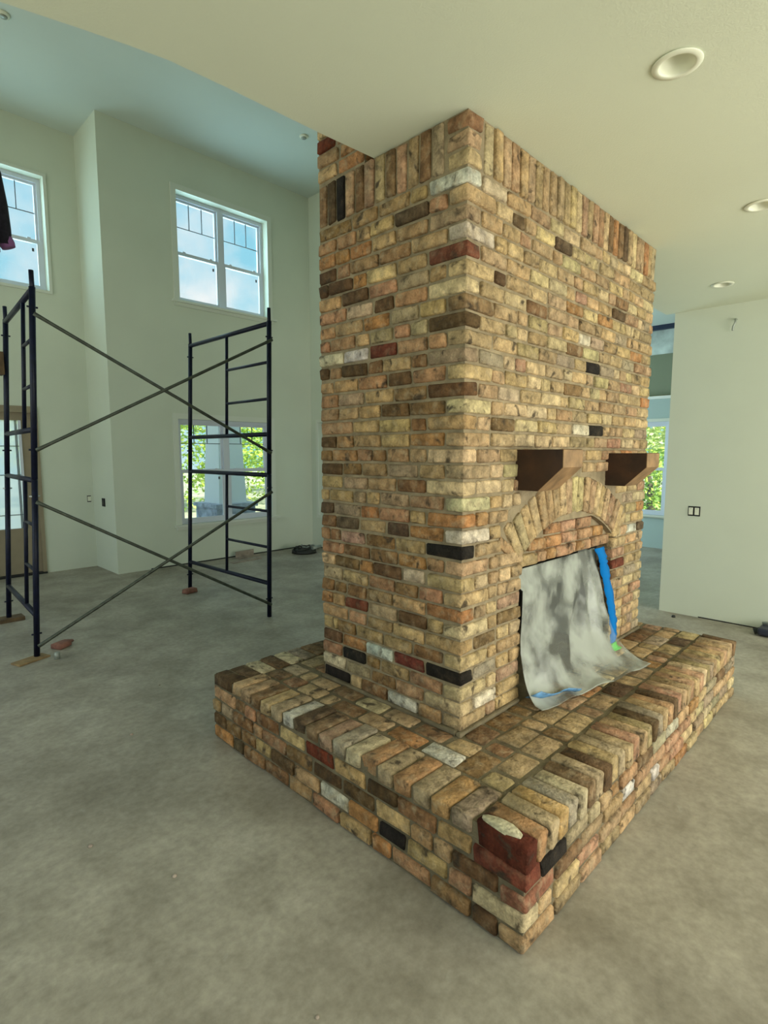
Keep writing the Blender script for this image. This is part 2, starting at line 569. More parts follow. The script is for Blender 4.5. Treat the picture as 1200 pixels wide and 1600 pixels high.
# ------------------------------------------------------------------ windows
def window(idx, axis, at, u0, u1, z0, z1, zgrid, zrail, lites=3, out=1, recess=0.085, casing=None, units=2, handles=True):
    """twin double-hung window unit set into the wall opening"""
    def P(u, d, z):
        return (u, at + out * d, z) if axis == 'y' else (at + out * d, u, z)

    def bx(mb, ua, ub, da, db, za, zb):
        mb.box(P(ua, da, za), P(ub, db, zb))

    root = empty(f'window_{idx}')
    root['kind'] = 'structure'
    fr = MB()
    fw_ = 0.045
    d0, d1 = recess, recess + 0.07
    bx(fr, u0, u0 + fw_, d0, d1, z0, z1); bx(fr, u1 - fw_, u1, d0, d1, z0, z1)
    bx(fr, u0 + fw_, u1 - fw_, d0, d1, z0, z0 + 0.05); bx(fr, u0 + fw_, u1 - fw_, d0, d1, z1 - 0.05, z1)
    fr.build('window_frame', M_VINYL, root)
    um = (u0 + u1) / 2
    spans = [(u0 + fw_, u1 - fw_)]
    if units == 2:
        mu = MB()
        bx(mu, um - 0.045, um + 0.045, d0 - 0.005, d1, z0 + 0.05, z1 - 0.05)
        mu.build('mullion', M_VINYL, root)
        spans = [(u0 + fw_, um - 0.045), (um + 0.045, u1 - fw_)]
    for (a, b) in spans:
        up = MB()
        s = 0.028
        bx(up, a, a + s, d0 + .03, d1 - .005, zrail, z1 - .05); bx(up, b - s, b, d0 + .03, d1 - .005, zrail, z1 - .05)
        bx(up, a + s, b - s, d0 + .03, d1 - .005, z1 - .05 - s, z1 - .05); bx(up, a + s, b - s, d0 + .03, d1 - .005, zrail - .02, zrail + .025)
        su = up.build('upper_sash', M_VINYL, root)
        lo = MB()
        bx(lo, a, a + s, d0, d0 + .028, z0 + .05, zrail + .02); bx(lo, b - s, b, d0, d0 + .028, z0 + .05, zrail + .02)
        bx(lo, a + s, b - s, d0, d0 + .028, z0 + .05, z0 + .05 + s); bx(lo, a + s, b - s, d0, d0 + .028, zrail - .025, zrail + .02)
        sl = lo.build('lower_sash', M_VINYL, root)
        g1 = MB(); bx(g1, a + s, b - s, d0 + .046, d0 + .050, zrail + .025, z1 - .05 - s)
        g1.build('pane', M_GLASS, su)
        g2 = MB(); bx(g2, a + s, b - s, d0 + .012, d0 + .016, z0 + .05 + s, zrail - .025)
        g2.build('pane', M_GLASS, sl)
        if zgrid:
            mm = MB(); bx(mm, a + s, b - s, d0 + .042, d0 + .054, zgrid - .005, zgrid + .005)
            mm.build('muntin', M_MUNTIN, su)
            for k in range(1, lites):
                uu = a + s + (b - a - 2 * s) * k / lites
                mm = MB(); bx(mm, uu - .005, uu + .005, d0 + .042, d0 + .054, zgrid + .007, z1 - .05 - s)
                mm.build('muntin', M_MUNTIN, su)
        if handles:
            for uu in (a + (b - a) * .18, b - (b - a) * .18):
                lk = MB(); bx(lk, uu - .02, uu + .02, d0 + .002, d0 + .03, zrail + .02, zrail + .035)
                lk.build('sash_lock', M_VINYL, sl)
            st = MB(); bx(st, b - .09, b - .065, d0 + .008, d0 + .012, zrail - .13, zrail - .09)
            st.build('sticker', M_MUNTIN, sl)
    if casing:
        cw, sill = casing
        cs = MB()
        bx(cs, u0 - cw, u0, -.018, 0, z0 - cw, z1 + cw); bx(cs, u1, u1 + cw, -.018, 0, z0 - cw, z1 + cw)
        bx(cs, u0, u1, -.018, 0, z1, z1 + cw); bx(cs, u0, u1, -.018, 0, z0 - cw, z0)
        cs.build('casing', M_TRIM, root)
        if sill:
            sm = MB(); bx(sm, u0 - cw - .03, u1 + cw + .06, -.05, 0.0, z0 - .03, z0 + .0)
            sm.build('window_sill', M_TRIM, root)
    return root


window(1, 'y', 6.95, -1.12, 0.37, 3.70, 5.11, 4.69, 4.33, casing=(0.035, False), recess=0.12)
window(2, 'y', YW, 1.75, 3.20, 3.70, 5.15, 4.735, 4.375, casing=(0.075, True), recess=0.12)
window(3, 'y', YW, 1.66, 3.19, 0.58, 2.08, 1.74, 1.34, casing=(0.075, True), recess=0.05)
window(4, 'x', 7.9, 1.66, 3.1, 0.56, 2.12, None, 1.335, casing=(0.05, True), recess=0.03, handles=False)
window(5, 'x', 4.02, 5.1, 5.96, 0.55, 2.11, 1.74, 1.34, units=1, casing=(0.05, False))

# entry door: tan leaf, large lite whitened to stand in for glare
dr = struct(empty('door_1'))
lf = MB()
lf.box((-1.00, 7.0, 0.02), (-0.90, 7.05, 2.12)); lf.box((-0.05, 7.0, 0.02), (0.09, 7.05, 2.12))
lf.box((-0.90, 7.0, 0.02), (-0.05, 7.05, 0.62)); lf.box((-0.90, 7.0, 2.02), (-0.05, 7.05, 2.12))
lf.build('door_leaf', M_DOOR, dr)
jm = MB()
jm.box((-1.08, 6.93, 0.0), (-1.0, 7.06, 2.20)); jm.box((0.09, 6.93, 0.0), (0.135, 7.06, 2.20)); jm.box((-1.0, 6.93, 2.12), (0.09, 7.06, 2.20))
jm.build('door_frame', M_DOOR, dr)
MB().box((-1.02, 6.90, 0.0), (0.13, 7.08, 0.022)).build('threshold', M_DARK, dr)
for k, (a, b) in enumerate(((-0.9, -0.475), (-0.475, -0.05))):
    MB().box((a, 7.02, 0.62), (b, 7.026, 2.02)).build('pane', M_GLARE, dr)
for x in (-0.105, -0.09, -0.475):
    MB().box((x - .004, 7.012, 0.62), (x + .004, 7.03, 2.02)).build('muntin', M_MUNTIN, dr)
for z in (0.80, 1.32, 1.69):
    MB().box((-0.9, 7.012, z - .004), (-0.05, 7.03, z + .004)).build('muntin', M_MUNTIN, dr)
jl = MB(); jl.box((-0.075, 6.985, 0.62), (-0.045, 7.0, 2.02)); jl.box((-0.905, 6.985, 0.62), (-0.875, 7.0, 2.02))
jl.build('glass_stop', M_VINYL, dr)

# ------------------------------------------------------------------ reclaimed brick
TAN = (0.42, 0.315, 0.18); CREAM = (0.50, 0.41, 0.255); BUFF = (0.35, 0.262, 0.155); PINK = (0.37, 0.235, 0.15)
ORANGE = (0.36, 0.20, 0.095); BROWN = (0.20, 0.128, 0.068); RED = (0.15, 0.042, 0.024); BLACK = (0.020, 0.016, 0.013)
WHITE = (0.55, 0.51, 0.42); GREY = (0.31, 0.262, 0.185); UMBER = (0.105, 0.068, 0.038); YELLOW = (0.46, 0.365, 0.215)
PAL_FRONT = [(TAN, 42), (CREAM, 20), (BUFF, 20), (PINK, 7), (ORANGE, 3), (YELLOW, 6), (GREY, 5), (BROWN, 1.5), (WHITE, 1.5), (UMBER, .8)]
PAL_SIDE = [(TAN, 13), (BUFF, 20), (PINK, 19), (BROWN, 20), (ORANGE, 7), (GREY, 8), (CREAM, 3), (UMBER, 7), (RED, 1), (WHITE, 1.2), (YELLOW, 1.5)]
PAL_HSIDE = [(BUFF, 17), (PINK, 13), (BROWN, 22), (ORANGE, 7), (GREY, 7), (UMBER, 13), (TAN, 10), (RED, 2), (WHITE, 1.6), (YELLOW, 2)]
PAL_HFRONT = [(PINK, 16), (BUFF, 22), (GREY, 18), (TAN, 16), (CREAM, 6), (BROWN, 6), (WHITE, 2), (ORANGE, 3), (YELLOW, 2)]
PAL_CAP = [(TAN, 18), (ORANGE, 3), (BUFF, 24), (BROWN, 20), (PINK, 10), (CREAM, 5), (GREY, 8), (UMBER, 4)]


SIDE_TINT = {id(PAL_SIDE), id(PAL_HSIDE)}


def pick(pal, rnd):
    c = rnd.choices([p[0] for p in pal], [p[1] for p in pal])[0]
    k = rnd.uniform(0.82, 1.2)
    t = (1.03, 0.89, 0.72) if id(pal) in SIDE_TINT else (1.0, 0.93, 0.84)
    return tuple(max(0.004, min(0.9, v * k * w * rnd.uniform(0.94, 1.06))) for v, w in zip(c, t))


def brick_mesh(L, D, Hh, seed, name):
    """worn brick: bevelled box with uneven corners, 44 triangles"""
    rnd = random.Random(seed)
    bm = bmesh.new()
    bmesh.ops.create_cube(bm, size=1.0)
    for v in bm.verts:
        v.co = Vector((v.co.x * L, v.co.y * D, v.co.z * Hh))
        v.co += Vector((rnd.uniform(-.005, .005), rnd.uniform(-.002, .002), rnd.uniform(-.0028, .0028)))
    bmesh.ops.bevel(bm, geom=list(bm.edges), offset=0.0065, segments=1, affect='EDGES', clamp_overlap=True)
    for v in bm.verts:
        v.co += Vector((rnd.uniform(-.0028, .0028), rnd.uniform(-.0018, .0018), rnd.uniform(-.0022, .0022)))
    bmesh.ops.recalc_face_normals(bm, faces=bm.faces)
    me = bpy.data.meshes.new(name)
    bm.to_mesh(me)
    bm.free()
    me.polygons.foreach_set('use_smooth', [True] * len(me.polygons))
    me.materials.append(M_BRICK)
    return me


CLASSES = {}
for ln in (0.055, 0.095, 0.14, 0.20):
    CLASSES[ln] = [brick_mesh(ln, 0.095, 0.060, int(ln * 1000) * 10 + k, 'brick') for k in range(6)]
BR = random.Random(21)


class Brick:
    __slots__ = ('mesh', 'M', 'col', 'name', 'c', 'n', 'area', 'key')


BRICKS = {'column': [], 'hearth': []}


def brick(owner, name, centre, axis, normal, L, Hh, D, col, tilt=0.0, key=None):
    """axis: world direction of the brick's length; normal: outward direction of the seen face"""
    ln = min(CLASSES, key=lambda k: abs(k - L))
    b = Brick()
    b.mesh = BR.choice(CLASSES[ln])
    ax = Vector(axis).normalized(); no = Vector(normal).normalized()
    up = ax.cross(-no).normalized()
    R = Matrix((ax, -no, up)).transposed()
    if BR.random() < .5:
        R = R @ Matrix.Rotation(math.pi, 3, 'Y')
    if tilt:
        R = R @ Matrix.Rotation(tilt, 3, 'Y')
    R = R @ Matrix.Rotation(BR.uniform(-.012, .012), 3, 'Z')
    b.M = Matrix.Translation(Vector(centre)) @ R.to_4x4() @ Matrix.Diagonal((L / ln, D / 0.095, Hh / 0.060, 1))
    b.col = col
    b.name = name
    b.c = Vector(centre) + no * D / 2
    b.n = no
    b.area = L * Hh
    b.key = key
    BRICKS[owner].append(b)
    return b


# --- dimensions of the masonry
CL, CW = 2.105, 0.935             # column length (x) and width (y)
HX0, HX1, HY0, HY1, HZ = -0.425, 2.25, -0.574, 1.395, 0.373
SOLD = 2.735                      # underside of the soldier course
NC = 34
CHT = (SOLD - HZ) / NC
BH = CHT - 0.0130
JT = 0.0125
AX0, AX1, AZ = 0.49, 1.59, 1.03   # firebox opening
ACX, AZC, ARI, ARO = 1.04, 0.295, 0.975, 1.180


def row(u0, u1, rnd, first=None):
    """lengths that fill u0..u1"""
    u = u0
    res = []
    k = 0
    while u < u1 - 0.02:
        l = first if (k == 0 and first) else rnd.choices([rnd.uniform(.178, .205), rnd.uniform(.088, .105), rnd.uniform(.13, .16)], [7, 2.2, 1.2])[0]
        if u1 - (u + l) < 0.055:
            l = u1 - u
            if l > 0.245:
                l1 = l * rnd.uniform(.4, .6)
                res.append((u, u + l1 - JT)); res.append((u + l1, u1))
                break
            res.append((u, u1))
            break
        res.append((u, u + l - JT))
        u += l
        k += 1
    return res


def front_exclusion(z0, z1):
    """x spans of the front face taken by the opening, its jambs and the arch"""
    if z0 < 1.07:
        return (AX0 - 0.20, AX1 + 0.20)
    sp = []
    for z in (z0, z1, (z0 + z1) / 2):
        d = (ARO + 0.012) ** 2 - (z - AZC) ** 2
        if d > 0:
            sp.append(math.sqrt(d))
    if sp:
        w = min(max(sp), 0.735)
        return (ACX - w, ACX + w)
    return None


OVR_FRONT = [(1.277, 2.041, BLACK), (1.246, 1.746, BLACK), (1.536, 2.441, UMBER), (.747, 2.663, UMBER), (.202, 2.204, WHITE), (.211, .604, GREY), (2.05, 1.086, UMBER), (1.93, 1.10, WHITE), (.16, 2.70, CREAM), (.08, 1.40, CREAM), (.08, 1.9, YELLOW), (.07, 1.72, CREAM), (.3, 1.9, YELLOW)]
OVR_SIDE = [(.167, 2.671, WHITE), (.444, 2.042, RED), (.191, 2.396, (.15, .06, .03)), (.056, 1.635, BLACK), (.112, 1.205, BLACK), (.359, 1.213, UMBER), (.616, .537, BLACK), (.42, .584, WHITE), (.295, .603, RED), (.067, .623, BLACK), (.814, .385, BLACK), (.42, .388, WHITE), (.747, .842, RED), (.305, 2.131, UMBER), (.572, 1.961, ORANGE), (.639, 2.053, WHITE), (.85, 1.30, UMBER), (.80, 1.23, UMBER), (.83, 1.62, ORANGE), (.72, 1.66, ORANGE), (.25, 2.62, UMBER), (.62, 1.15, PINK), (.70, 2.3, YELLOW)]


def override(b, ovr):
    for (u, z, c) in ovr:
        if abs(u - b.key[0]) < b.key[2] / 2 and abs(z - b.key[1]) < CHT / 2:
            b.col = tuple(v * BR.uniform(.92, 1.08) for v in c)


def prd():
    return BR.uniform(-.003, .006)


rnd = random.Random(5)
for i in range(NC + 16):
    above = i >= NC
    z0 = HZ + i * CHT if not above else SOLD + 0.215 + (i - NC) * CHT
    zc = z0 + CHT / 2
    even = i % 2 == 0
    # near corner brick: stretcher on one face, header on the other
    if not above:
        p = prd()
        if even:
            b = brick('column', 'brick', (0.10 - p, 0.0475 - p, zc), (1, 0, 0), (0, -1, 0), .20, BH, .095, pick(PAL_FRONT, rnd), key=(.1, zc, .2))
            override(b, OVR_FRONT)
            fs, ss = 0.20 + JT, 0.095 + JT
        else:
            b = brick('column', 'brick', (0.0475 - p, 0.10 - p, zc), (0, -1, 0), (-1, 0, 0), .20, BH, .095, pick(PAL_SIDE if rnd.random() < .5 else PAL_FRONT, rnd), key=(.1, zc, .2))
            override(b, OVR_SIDE)
            fs, ss = 0.095 + JT, 0.20 + JT
    else:
        fs, ss = 5, 0.60
    # side face (normal -x)
    for (a, c) in row(ss, CW, rnd):
        l = c - a
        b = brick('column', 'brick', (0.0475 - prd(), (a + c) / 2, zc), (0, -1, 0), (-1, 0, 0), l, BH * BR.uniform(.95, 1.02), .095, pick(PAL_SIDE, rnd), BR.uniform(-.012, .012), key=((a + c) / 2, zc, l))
        override(b, OVR_SIDE)
    if above:
        continue
    # front face (normal -y)
    ex = front_exclusion(z0, z0 + CHT)
    spans = [(fs, CL)] if ex is None else [(fs, ex[0] - JT), (ex[1] + JT, CL)]
    for (s0, s1) in spans:
        for (a, c) in row(s0, s1, rnd):
            l = c - a
            b = brick('column', 'brick', ((a + c) / 2, 0.0475 - prd(), zc), (1, 0, 0), (0, -1, 0), l, BH * BR.uniform(.95, 1.02), .095, pick(PAL_FRONT, rnd), BR.uniform(-.012, .012), key=((a + c) / 2, zc, l))
            override(b, OVR_FRONT)
    # jambs in stack bond beside the opening
    if z0 < 1.07:
        for (a, c) in ((AX0 - .20, AX0), (AX1, AX1 + .20)):
            if rnd.random() < .35:
                parts = [(a, (a + c) / 2 - JT / 2), ((a + c) / 2 + JT / 2, c)]
            else:
                parts = [(a, c)]
            for (q0, q1) in parts:
                b = brick('column', 'jamb_brick', ((q0 + q1) / 2, 0.0475 - prd(), zc), (1, 0, 0), (0, -1, 0), q1 - q0 - .004, BH, .095, pick(PAL_FRONT, rnd), key=(0, 0, 0))
                if abs(zc - .565) < .04 and q0 < .5 or abs(zc - .91) < .03:
                    b.col = tuple(v * .95 for v in (PINK if q0 < .5 else RED))

# soldier courses
def soldiers(face, u0, u1, z0, z1, pal):
    n = max(1, round((u1 - u0) / 0.0685))
    w = (u1 - u0) / n
    for k in range(n):
        u = u0 + (k + .5) * w
        hh = z1 - z0 - JT
        c = pick(pal, rnd)
        if face == 'front':
            if k == n - 8:
                c = UMBER
            brick('column', 'soldier_brick', (u, .0475 - prd(), (z0 + z1) / 2), (0, 0, -1), (0, -1, 0), hh, w - JT * .9, .095, c, BR.uniform(-.01, .01))
        else:
            if abs(u - .735) < w / 2:
                c = BLACK
            brick('column', 'soldier_brick', (.0475 - prd(), u, (z0 + z1) / 2), (0, 0, -1), (-1, 0, 0), hh, w - JT * .9, .095, c, BR.uniform(-.01, .01))


PAL_SOLF = [(TAN, 20), (PINK, 12), (BUFF, 16), (ORANGE, 5), (CREAM, 6), (BROWN, 3)]
PAL_SOLS = [(BROWN, 14), (PINK, 10), (UMBER, 6), (GREY, 8), (BUFF, 10)]
soldiers('front', 0.115, CL, SOLD, H, PAL_SOLF)
soldiers('side', 0.125, CW, SOLD, SOLD + .21, PAL_SOLS)
for k in range(3):          # stacked quoins at the near corner beside the soldiers
    zc = SOLD + .035 + k * .0695
    b = brick('column', 'soldier_brick', (.0475 + .004, .056, zc), (0, -1, 0), (-1, 0, 0), .108, BH, .095, pick([(TAN, 4), (BUFF, 3), (BROWN, 1)], rnd))

# arch ring
NA = 19
TH = math.asin((AX1 - ACX + .02) / ARI) + 0.02
for k in range(NA):
    a = -TH + 2 * TH * (k + .5) / NA
    rm = (ARI + ARO) / 2
    w = 2 * TH * rm / NA - .009
    ce = (ACX + rm * math.sin(a), .0475 - prd() - .004, AZC + rm * math.cos(a))
    brick('column', 'arch_brick', ce, (math.sin(a), 0, math.cos(a)), (0, -1, 0), ARO - ARI - .008, w, .095, pick([(CREAM, 5), (TAN, 7), (BUFF, 4), (YELLOW, 3), (PINK, 1)], rnd))
# fan of cut bricks at each springing
for s in (-1, 1):
    for k in range(3):
        a = s * (TH + 0.055 + k * 0.16)
        rr = .125
        bx_, bz_ = (AX0 if s < 0 else AX1) - s * -.012, 1.085
        ce = (bx_ + rr * math.sin(s * (.62 + k * .42)), .045 - prd(), bz_ + rr * math.cos(.62 + k * .42))
        brick('column', 'arch_brick', ce, (math.sin(s * (.62 + k * .42)), 0, math.cos(.62 + k * .42)), (0, -1, 0), .19, .052, .09, pick([(CREAM, 4), (TAN, 4), (BUFF, 4)], rnd))
# infill under the arch
for r_ in range(3):
    z0 = AZ + r_ * .068
    zt = z0 + .066
    d = ARI ** 2 - (zt - AZC) ** 2
    hw = min(.545, math.sqrt(max(d, .02)))
    u = ACX - hw
    sizes = row(ACX - hw, ACX + hw, rnd)
    for (a, c) in sizes:
        brick('column', 'infill_brick', ((a + c) / 2, .075 - prd(), z0 + .033), (1, 0, 0), (0, -1, 0), c - a, .058, .10, pick([(PINK, 8), (ORANGE, 3), (BROWN, 3), (CREAM, 1.5), (BUFF, 2)], rnd), BR.uniform(-.03, .03))

# --- hearth
OVR_H = [(.505, .176, BLACK), (-.012, .084, BLACK), (-.269, .275, ORANGE), (1.122, .058, UMBER), (.42, .13, WHITE), (.62, .33, UMBER), (.16, .33, UMBER)]
CAPF = 0.098
NR = 4
hz = (HZ - CAPF) / NR
hzs = (HZ - .0695) / NR
PX = 0.006
for i in range(NR):
    zc = hz * (i + .5)
    zs_ = hzs * (i + .5)
    # left face of the hearth (normal -x)
    st = HY0 if i % 2 else HY0 + .105
    if i % 2 == 0:
        b = brick('hearth', 'brick', (HX0 + .10, HY0 + .0475, zc), (1, 0, 0), (0, -1, 0), .20, hz - .013, .095, pick(PAL_HFRONT, rnd))
        if i == 2:
            b.col = (0.26, 0.11, 0.065)
    else:
        b = brick('hearth', 'brick', (HX0 + .0475, HY0 + .10, (zc + zs_) / 2), (0, -1, 0), (-1, 0, 0), .20, hz - .006, .095, pick(PAL_HSIDE, rnd))
        if i == 3:
            b.col = RED
        if i == 1:
            b.col = YELLOW
    for (a, c) in row(HY0 + (.21 if i % 2 else .105), HY1, rnd):
        l = c - a
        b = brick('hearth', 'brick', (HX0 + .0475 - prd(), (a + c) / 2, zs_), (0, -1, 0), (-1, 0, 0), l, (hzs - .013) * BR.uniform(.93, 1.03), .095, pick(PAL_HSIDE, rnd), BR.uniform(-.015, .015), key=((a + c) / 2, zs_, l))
        override(b, OVR_H)
    for (a, c) in row(HX0 + (.105 if i % 2 else .21), HX1, rnd):
        l = c - a
        b = brick('hearth', 'brick', ((a + c) / 2, HY0 + .0475 - prd(), zc), (1, 0, 0), (0, -1, 0), l, (hz - .013) * BR.uniform(.93, 1.03), .095, pick(PAL_HFRONT, rnd), BR.uniform(-.015, .015), key=((a + c) / 2, zc, l))
        override(b, [(-.274, .245, BLACK), (.056, .245, YELLOW), (.40, .17, WHITE), (.728, .114, WHITE)])
# front cap: rowlocks across the edge
n = 36
w = (HX1 - HX0) / n
for k in range(n):
    x = HX0 + (k + .5) * w
    c = pick(PAL_CAP, rnd)
    named = {0: (.085, .020, .010), 1: ORANGE, 2: TAN, 3: (.45, .29, .12), 4: GREY, 5: CREAM, 6: BROWN, 7: BUFF}
    c = named.get(k, c)
    brick('hearth', 'cap_brick', (x, HY0 + .098 - prd(), HZ - .0475 + BR.uniform(-.002, .004)), (0, -1, 0), (0, 0, 1), .196, w - .0095, .095, c, BR.uniform(-.01, .01))
# left cap: flat headers
y0, y1 = HY0 + .205, HY1 - .20
n = 17
w = (y1 - y0) / n
for k in range(n):
    y = y0 + (k + .5) * w
    c = pick(PAL_CAP, rnd)
    named = {0: (.30, .22, .15), 1: (.40, .235, .10), 2: BUFF, 3: ORANGE, 4: BUFF, 5: ORANGE, 6: CREAM, 7: GREY, 8: PINK, 9: BROWN, 10: UMBER, 11: WHITE, 12: BUFF}
    c = named.get(k, c)
    brick('hearth', 'cap_brick', (HX0 + .10 - prd(), y, HZ - .031 + BR.uniform(-.003, .004)), (1, 0, 0), (0, 0, 1), .196, w - .010, .062, c, BR.uniform(-.012, .012))
# back cap
n = 27
w = (HX1 - HX0) / n
for k in range(n):
    x = HX0 + (k + .5) * w
    brick('hearth', 'cap_brick', (x, HY1 - .10, HZ - .031 + BR.uniform(-.003, .003)), (0, -1, 0), (0, 0, 1), .19, w - .010, .062, CREAM if k in (2, 4) else pick([(BROWN, 4), (UMBER, 4), (BUFF, 3), (GREY, 2)], rnd))
# pavers around the column
def paver(x0, x1, y0, y1, lengthwise):
    c = pick(PAL_CAP, rnd)
    if x0 < -.1 and abs((y0 + y1) / 2 + .07) < .09 and x1 < -.1:
        c = WHITE
    z = HZ - .034 + BR.uniform(-.003, .003)
    if lengthwise == 'x':
        brick('hearth', 'paver_brick', ((x0 + x1) / 2, (y0 + y1) / 2, z), (1, 0, 0), (0, 0, 1), x1 - x0 - .010, y1 - y0 - .011, .06, c, BR.uniform(-.012, .012))
    else:
        brick('hearth', 'paver_brick', ((x0 + x1) / 2, (y0 + y1) / 2, z), (0, -1, 0), (0, 0, 1), y1 - y0 - .010, x1 - x0 - .011, .06, c, BR.uniform(-.012, .012))


xs0, ys0 = HX0 + .21, HY0 + .21
for r_ in range(2):
    for (a, c) in row(-.135, HY1 - .21, rnd, first=.2 if r_ == 0 else .15):
        paver(xs0 + r_ * .107, xs0 + (r_ + 1) * .107 - .006, a, c, 'y')
for r_ in range(3):
    u0 = xs0 if r_ < 2 else .005
    yb0 = ys0 + .002 + r_ * .118
    for (a, c) in row(u0, HX1, rnd, first=(.11, .2, .16)[r_]):
        paver(a, c, yb0, yb0 + .116, 'x')
for (a, c) in row(.005, HY1 - .21, rnd):
    paver(CL + .01, HX1, a, c, 'y')
# far bands hidden or nearly hidden behind the column, right and back faces of the hearth
for (a, c) in row(.02, CL, rnd):
    paver(a, c, CW + .01, CW + .12, 'x')
    paver(a, c, CW + .125, HY1 - .21, 'x')


def emit(owner, root, cap_names):
    cv = Vector(CAM)
    groups = {}
    for b in BRICKS[owner]:
        groups.setdefault(b.name, []).append(b)
    for name, bs in groups.items():
        def size(b):
            d = cv - b.c
            r = d.length
            k = d.dot(b.n) / r
            if b.c.z > H and owner == 'column':
                return -1
            return b.area * max(k, 0.0) / (r * r)
        bs.sort(key=size, reverse=True)
        nn = min(299, sum(1 for b in bs if size(b) > 0))
        for b in bs[:nn]:
            o = bpy.data.objects.new(name, b.mesh)
            o.matrix_world = b.M
            o.color = (*b.col, 1)
            COL.objects.link(o)
            o.parent = root
        rest = bs[nn:]
        if rest:
            verts, faces, cols = [], [], []
            for b in rest:
                base = len(verts)
                for v in b.mesh.vertices:
                    verts.append(b.M @ v.co)
                    cols.append(b.col)
                for p in b.mesh.polygons:
                    faces.append(tuple(base + i for i in p.vertices))
            me = bpy.data.meshes.new('brickwork')
            me.from_pydata([tuple(v) for v in verts], [], faces)
            me.polygons.foreach_set('use_smooth', [True] * len(me.polygons))
            ca = me.color_attributes.new('Col', 'FLOAT_COLOR', 'POINT')
            ca.data.foreach_set('color', [q for c in cols for q in (*c, 1.0)])
            me.materials.append(M_BRICKA)
            o = bpy.data.objects.new('brickwork' if name == 'brick' else name.replace('_brick', '_brickwork'), me)
            COL.objects.link(o)
            o.parent = root
            o['kind'] = 'stuff'


fp = thing('brick_fireplace', 'tall square chimney of reclaimed tan bricks with arched firebox, rising to the ceiling', 'fireplace')
ins = 0.010
core = MB()
core.box((ins, ins, HZ), (AX0 - .006, CW, AZ)).box((AX1 + .006, ins, HZ), (CL, CW, AZ))
core.box((ins, ins, 1.235), (CL, CW, H - .0005))
core.box((ins, .045, AZ), (CL, CW, 1.235))
core.box((ins, ins, AZ), (.45, .045, 1.235)).box((1.63, ins, AZ), (CL, .045, 1.235))
# mortar bed behind the arch ring, following its curve
for k in range(24):
    a0 = -TH - .05 + (2 * TH + .1) * k / 24
    a1 = -TH - .05 + (2 * TH + .1) * (k + 1) / 24
    q = [(ACX + r_ * math.sin(a), AZC + r_ * math.cos(a)) for (r_, a) in ((ARI - .004, a0), (ARI - .004, a1), (ARO + .05, a1), (ARO + .05, a0))]
    v = [(x, ins - .001, z) for x, z in q] + [(x, .047, z) for x, z in q]
    core.add(v, [(0, 1, 2, 3), (7, 6, 5, 4), (0, 4, 5, 1), (1, 5, 6, 2), (2, 6, 7, 3), (3, 7, 4, 0)])
core.box((ins, .60, H), (CL, CW, HC))
core.build('mortar', M_MORTAR, fp)
fb = MB()
fb.box((AX0 - .006, .75, HZ), (AX1 + .006, CW - .002, AZ))
fb.box((AX0 - .006, .10, HZ), (AX0 + .004, .75, AZ)).box((AX1 - .004, .10, HZ), (AX1 + .006, .75, AZ))
fb.build('firebox', M_FIREBOX, fp)
emit('column', fp, None)
# mortar smear along the foot of the column and under the corbels
def corbel(x0, x1, zt, zb, d, root):
    """wooden mantel bracket: square block with a long chamfer under its nose"""
    dn = d * .47
    prof = [(0.05, zb), (-dn, zb), (-d, zb + (zt - zb) * .58), (-d, zt), (0.05, zt)]
    v = [(x0, y, z) for y, z in prof] + [(x1, y, z) for y, z in prof]
    m = MB()
    m.add(v, [(4, 3, 2, 1, 0), (5, 6, 7, 8, 9), (0, 1, 6, 5), (3, 4, 9, 8), (4, 0, 5, 9)])
    o = bevel(m.build('mantel_corbel', M_CORBEL, root), .004)
    e = MB()
    v2 = [(x0 + .002, -dn - .001, zb - .001), (x1 - .002, -dn - .001, zb - .001), (x1 - .002, -d - .003, zb + (zt - zb) * .58), (x0 + .002, -d - .003, zb + (zt - zb) * .58), (x1 - .002, -d - .003, zt - .002), (x0 + .002, -d - .003, zt - .002)]
    v3 = [(a, b + .012, c + .004) for a, b, c in v2]
    e.add(v2 + v3, [(0, 1, 2, 3), (3, 2, 4, 5), (9, 8, 7, 6), (11, 10, 8, 9), (0, 3, 9, 6), (3, 5, 11, 9), (1, 7, 8, 2), (2, 8, 10, 4), (5, 4, 10, 11), (0, 6, 7, 1)])
    e.build('nose', M_CORBELF, o)
    return o


corbel(.425, .62, 1.617, 1.425, .225, fp)
corbel(1.455, 1.66, 1.60, 1.405, .225, fp)

he = thing('brick_hearth', 'raised hearth platform of reclaimed brick on the concrete around the chimney', 'hearth')
MB().box((HX0 + ins, HY0 + ins, 0), (HX1, HY1, HZ - .0105)).build('mortar', M_MORTARH, he)
emit('hearth', he, None)
for a_, b_ in (((-.016, -.016), (AX0 - .01, .012)), ((-.016, .012), (.012, CW)), ((AX1 + .01, -.016), (CL, .012))):   # mortar fillets along the chimney foot
    bevel(MB().box((*a_, HZ - .012), (*b_, HZ + .010)).build('mortar_fillet', M_MORTARH, he), .008)

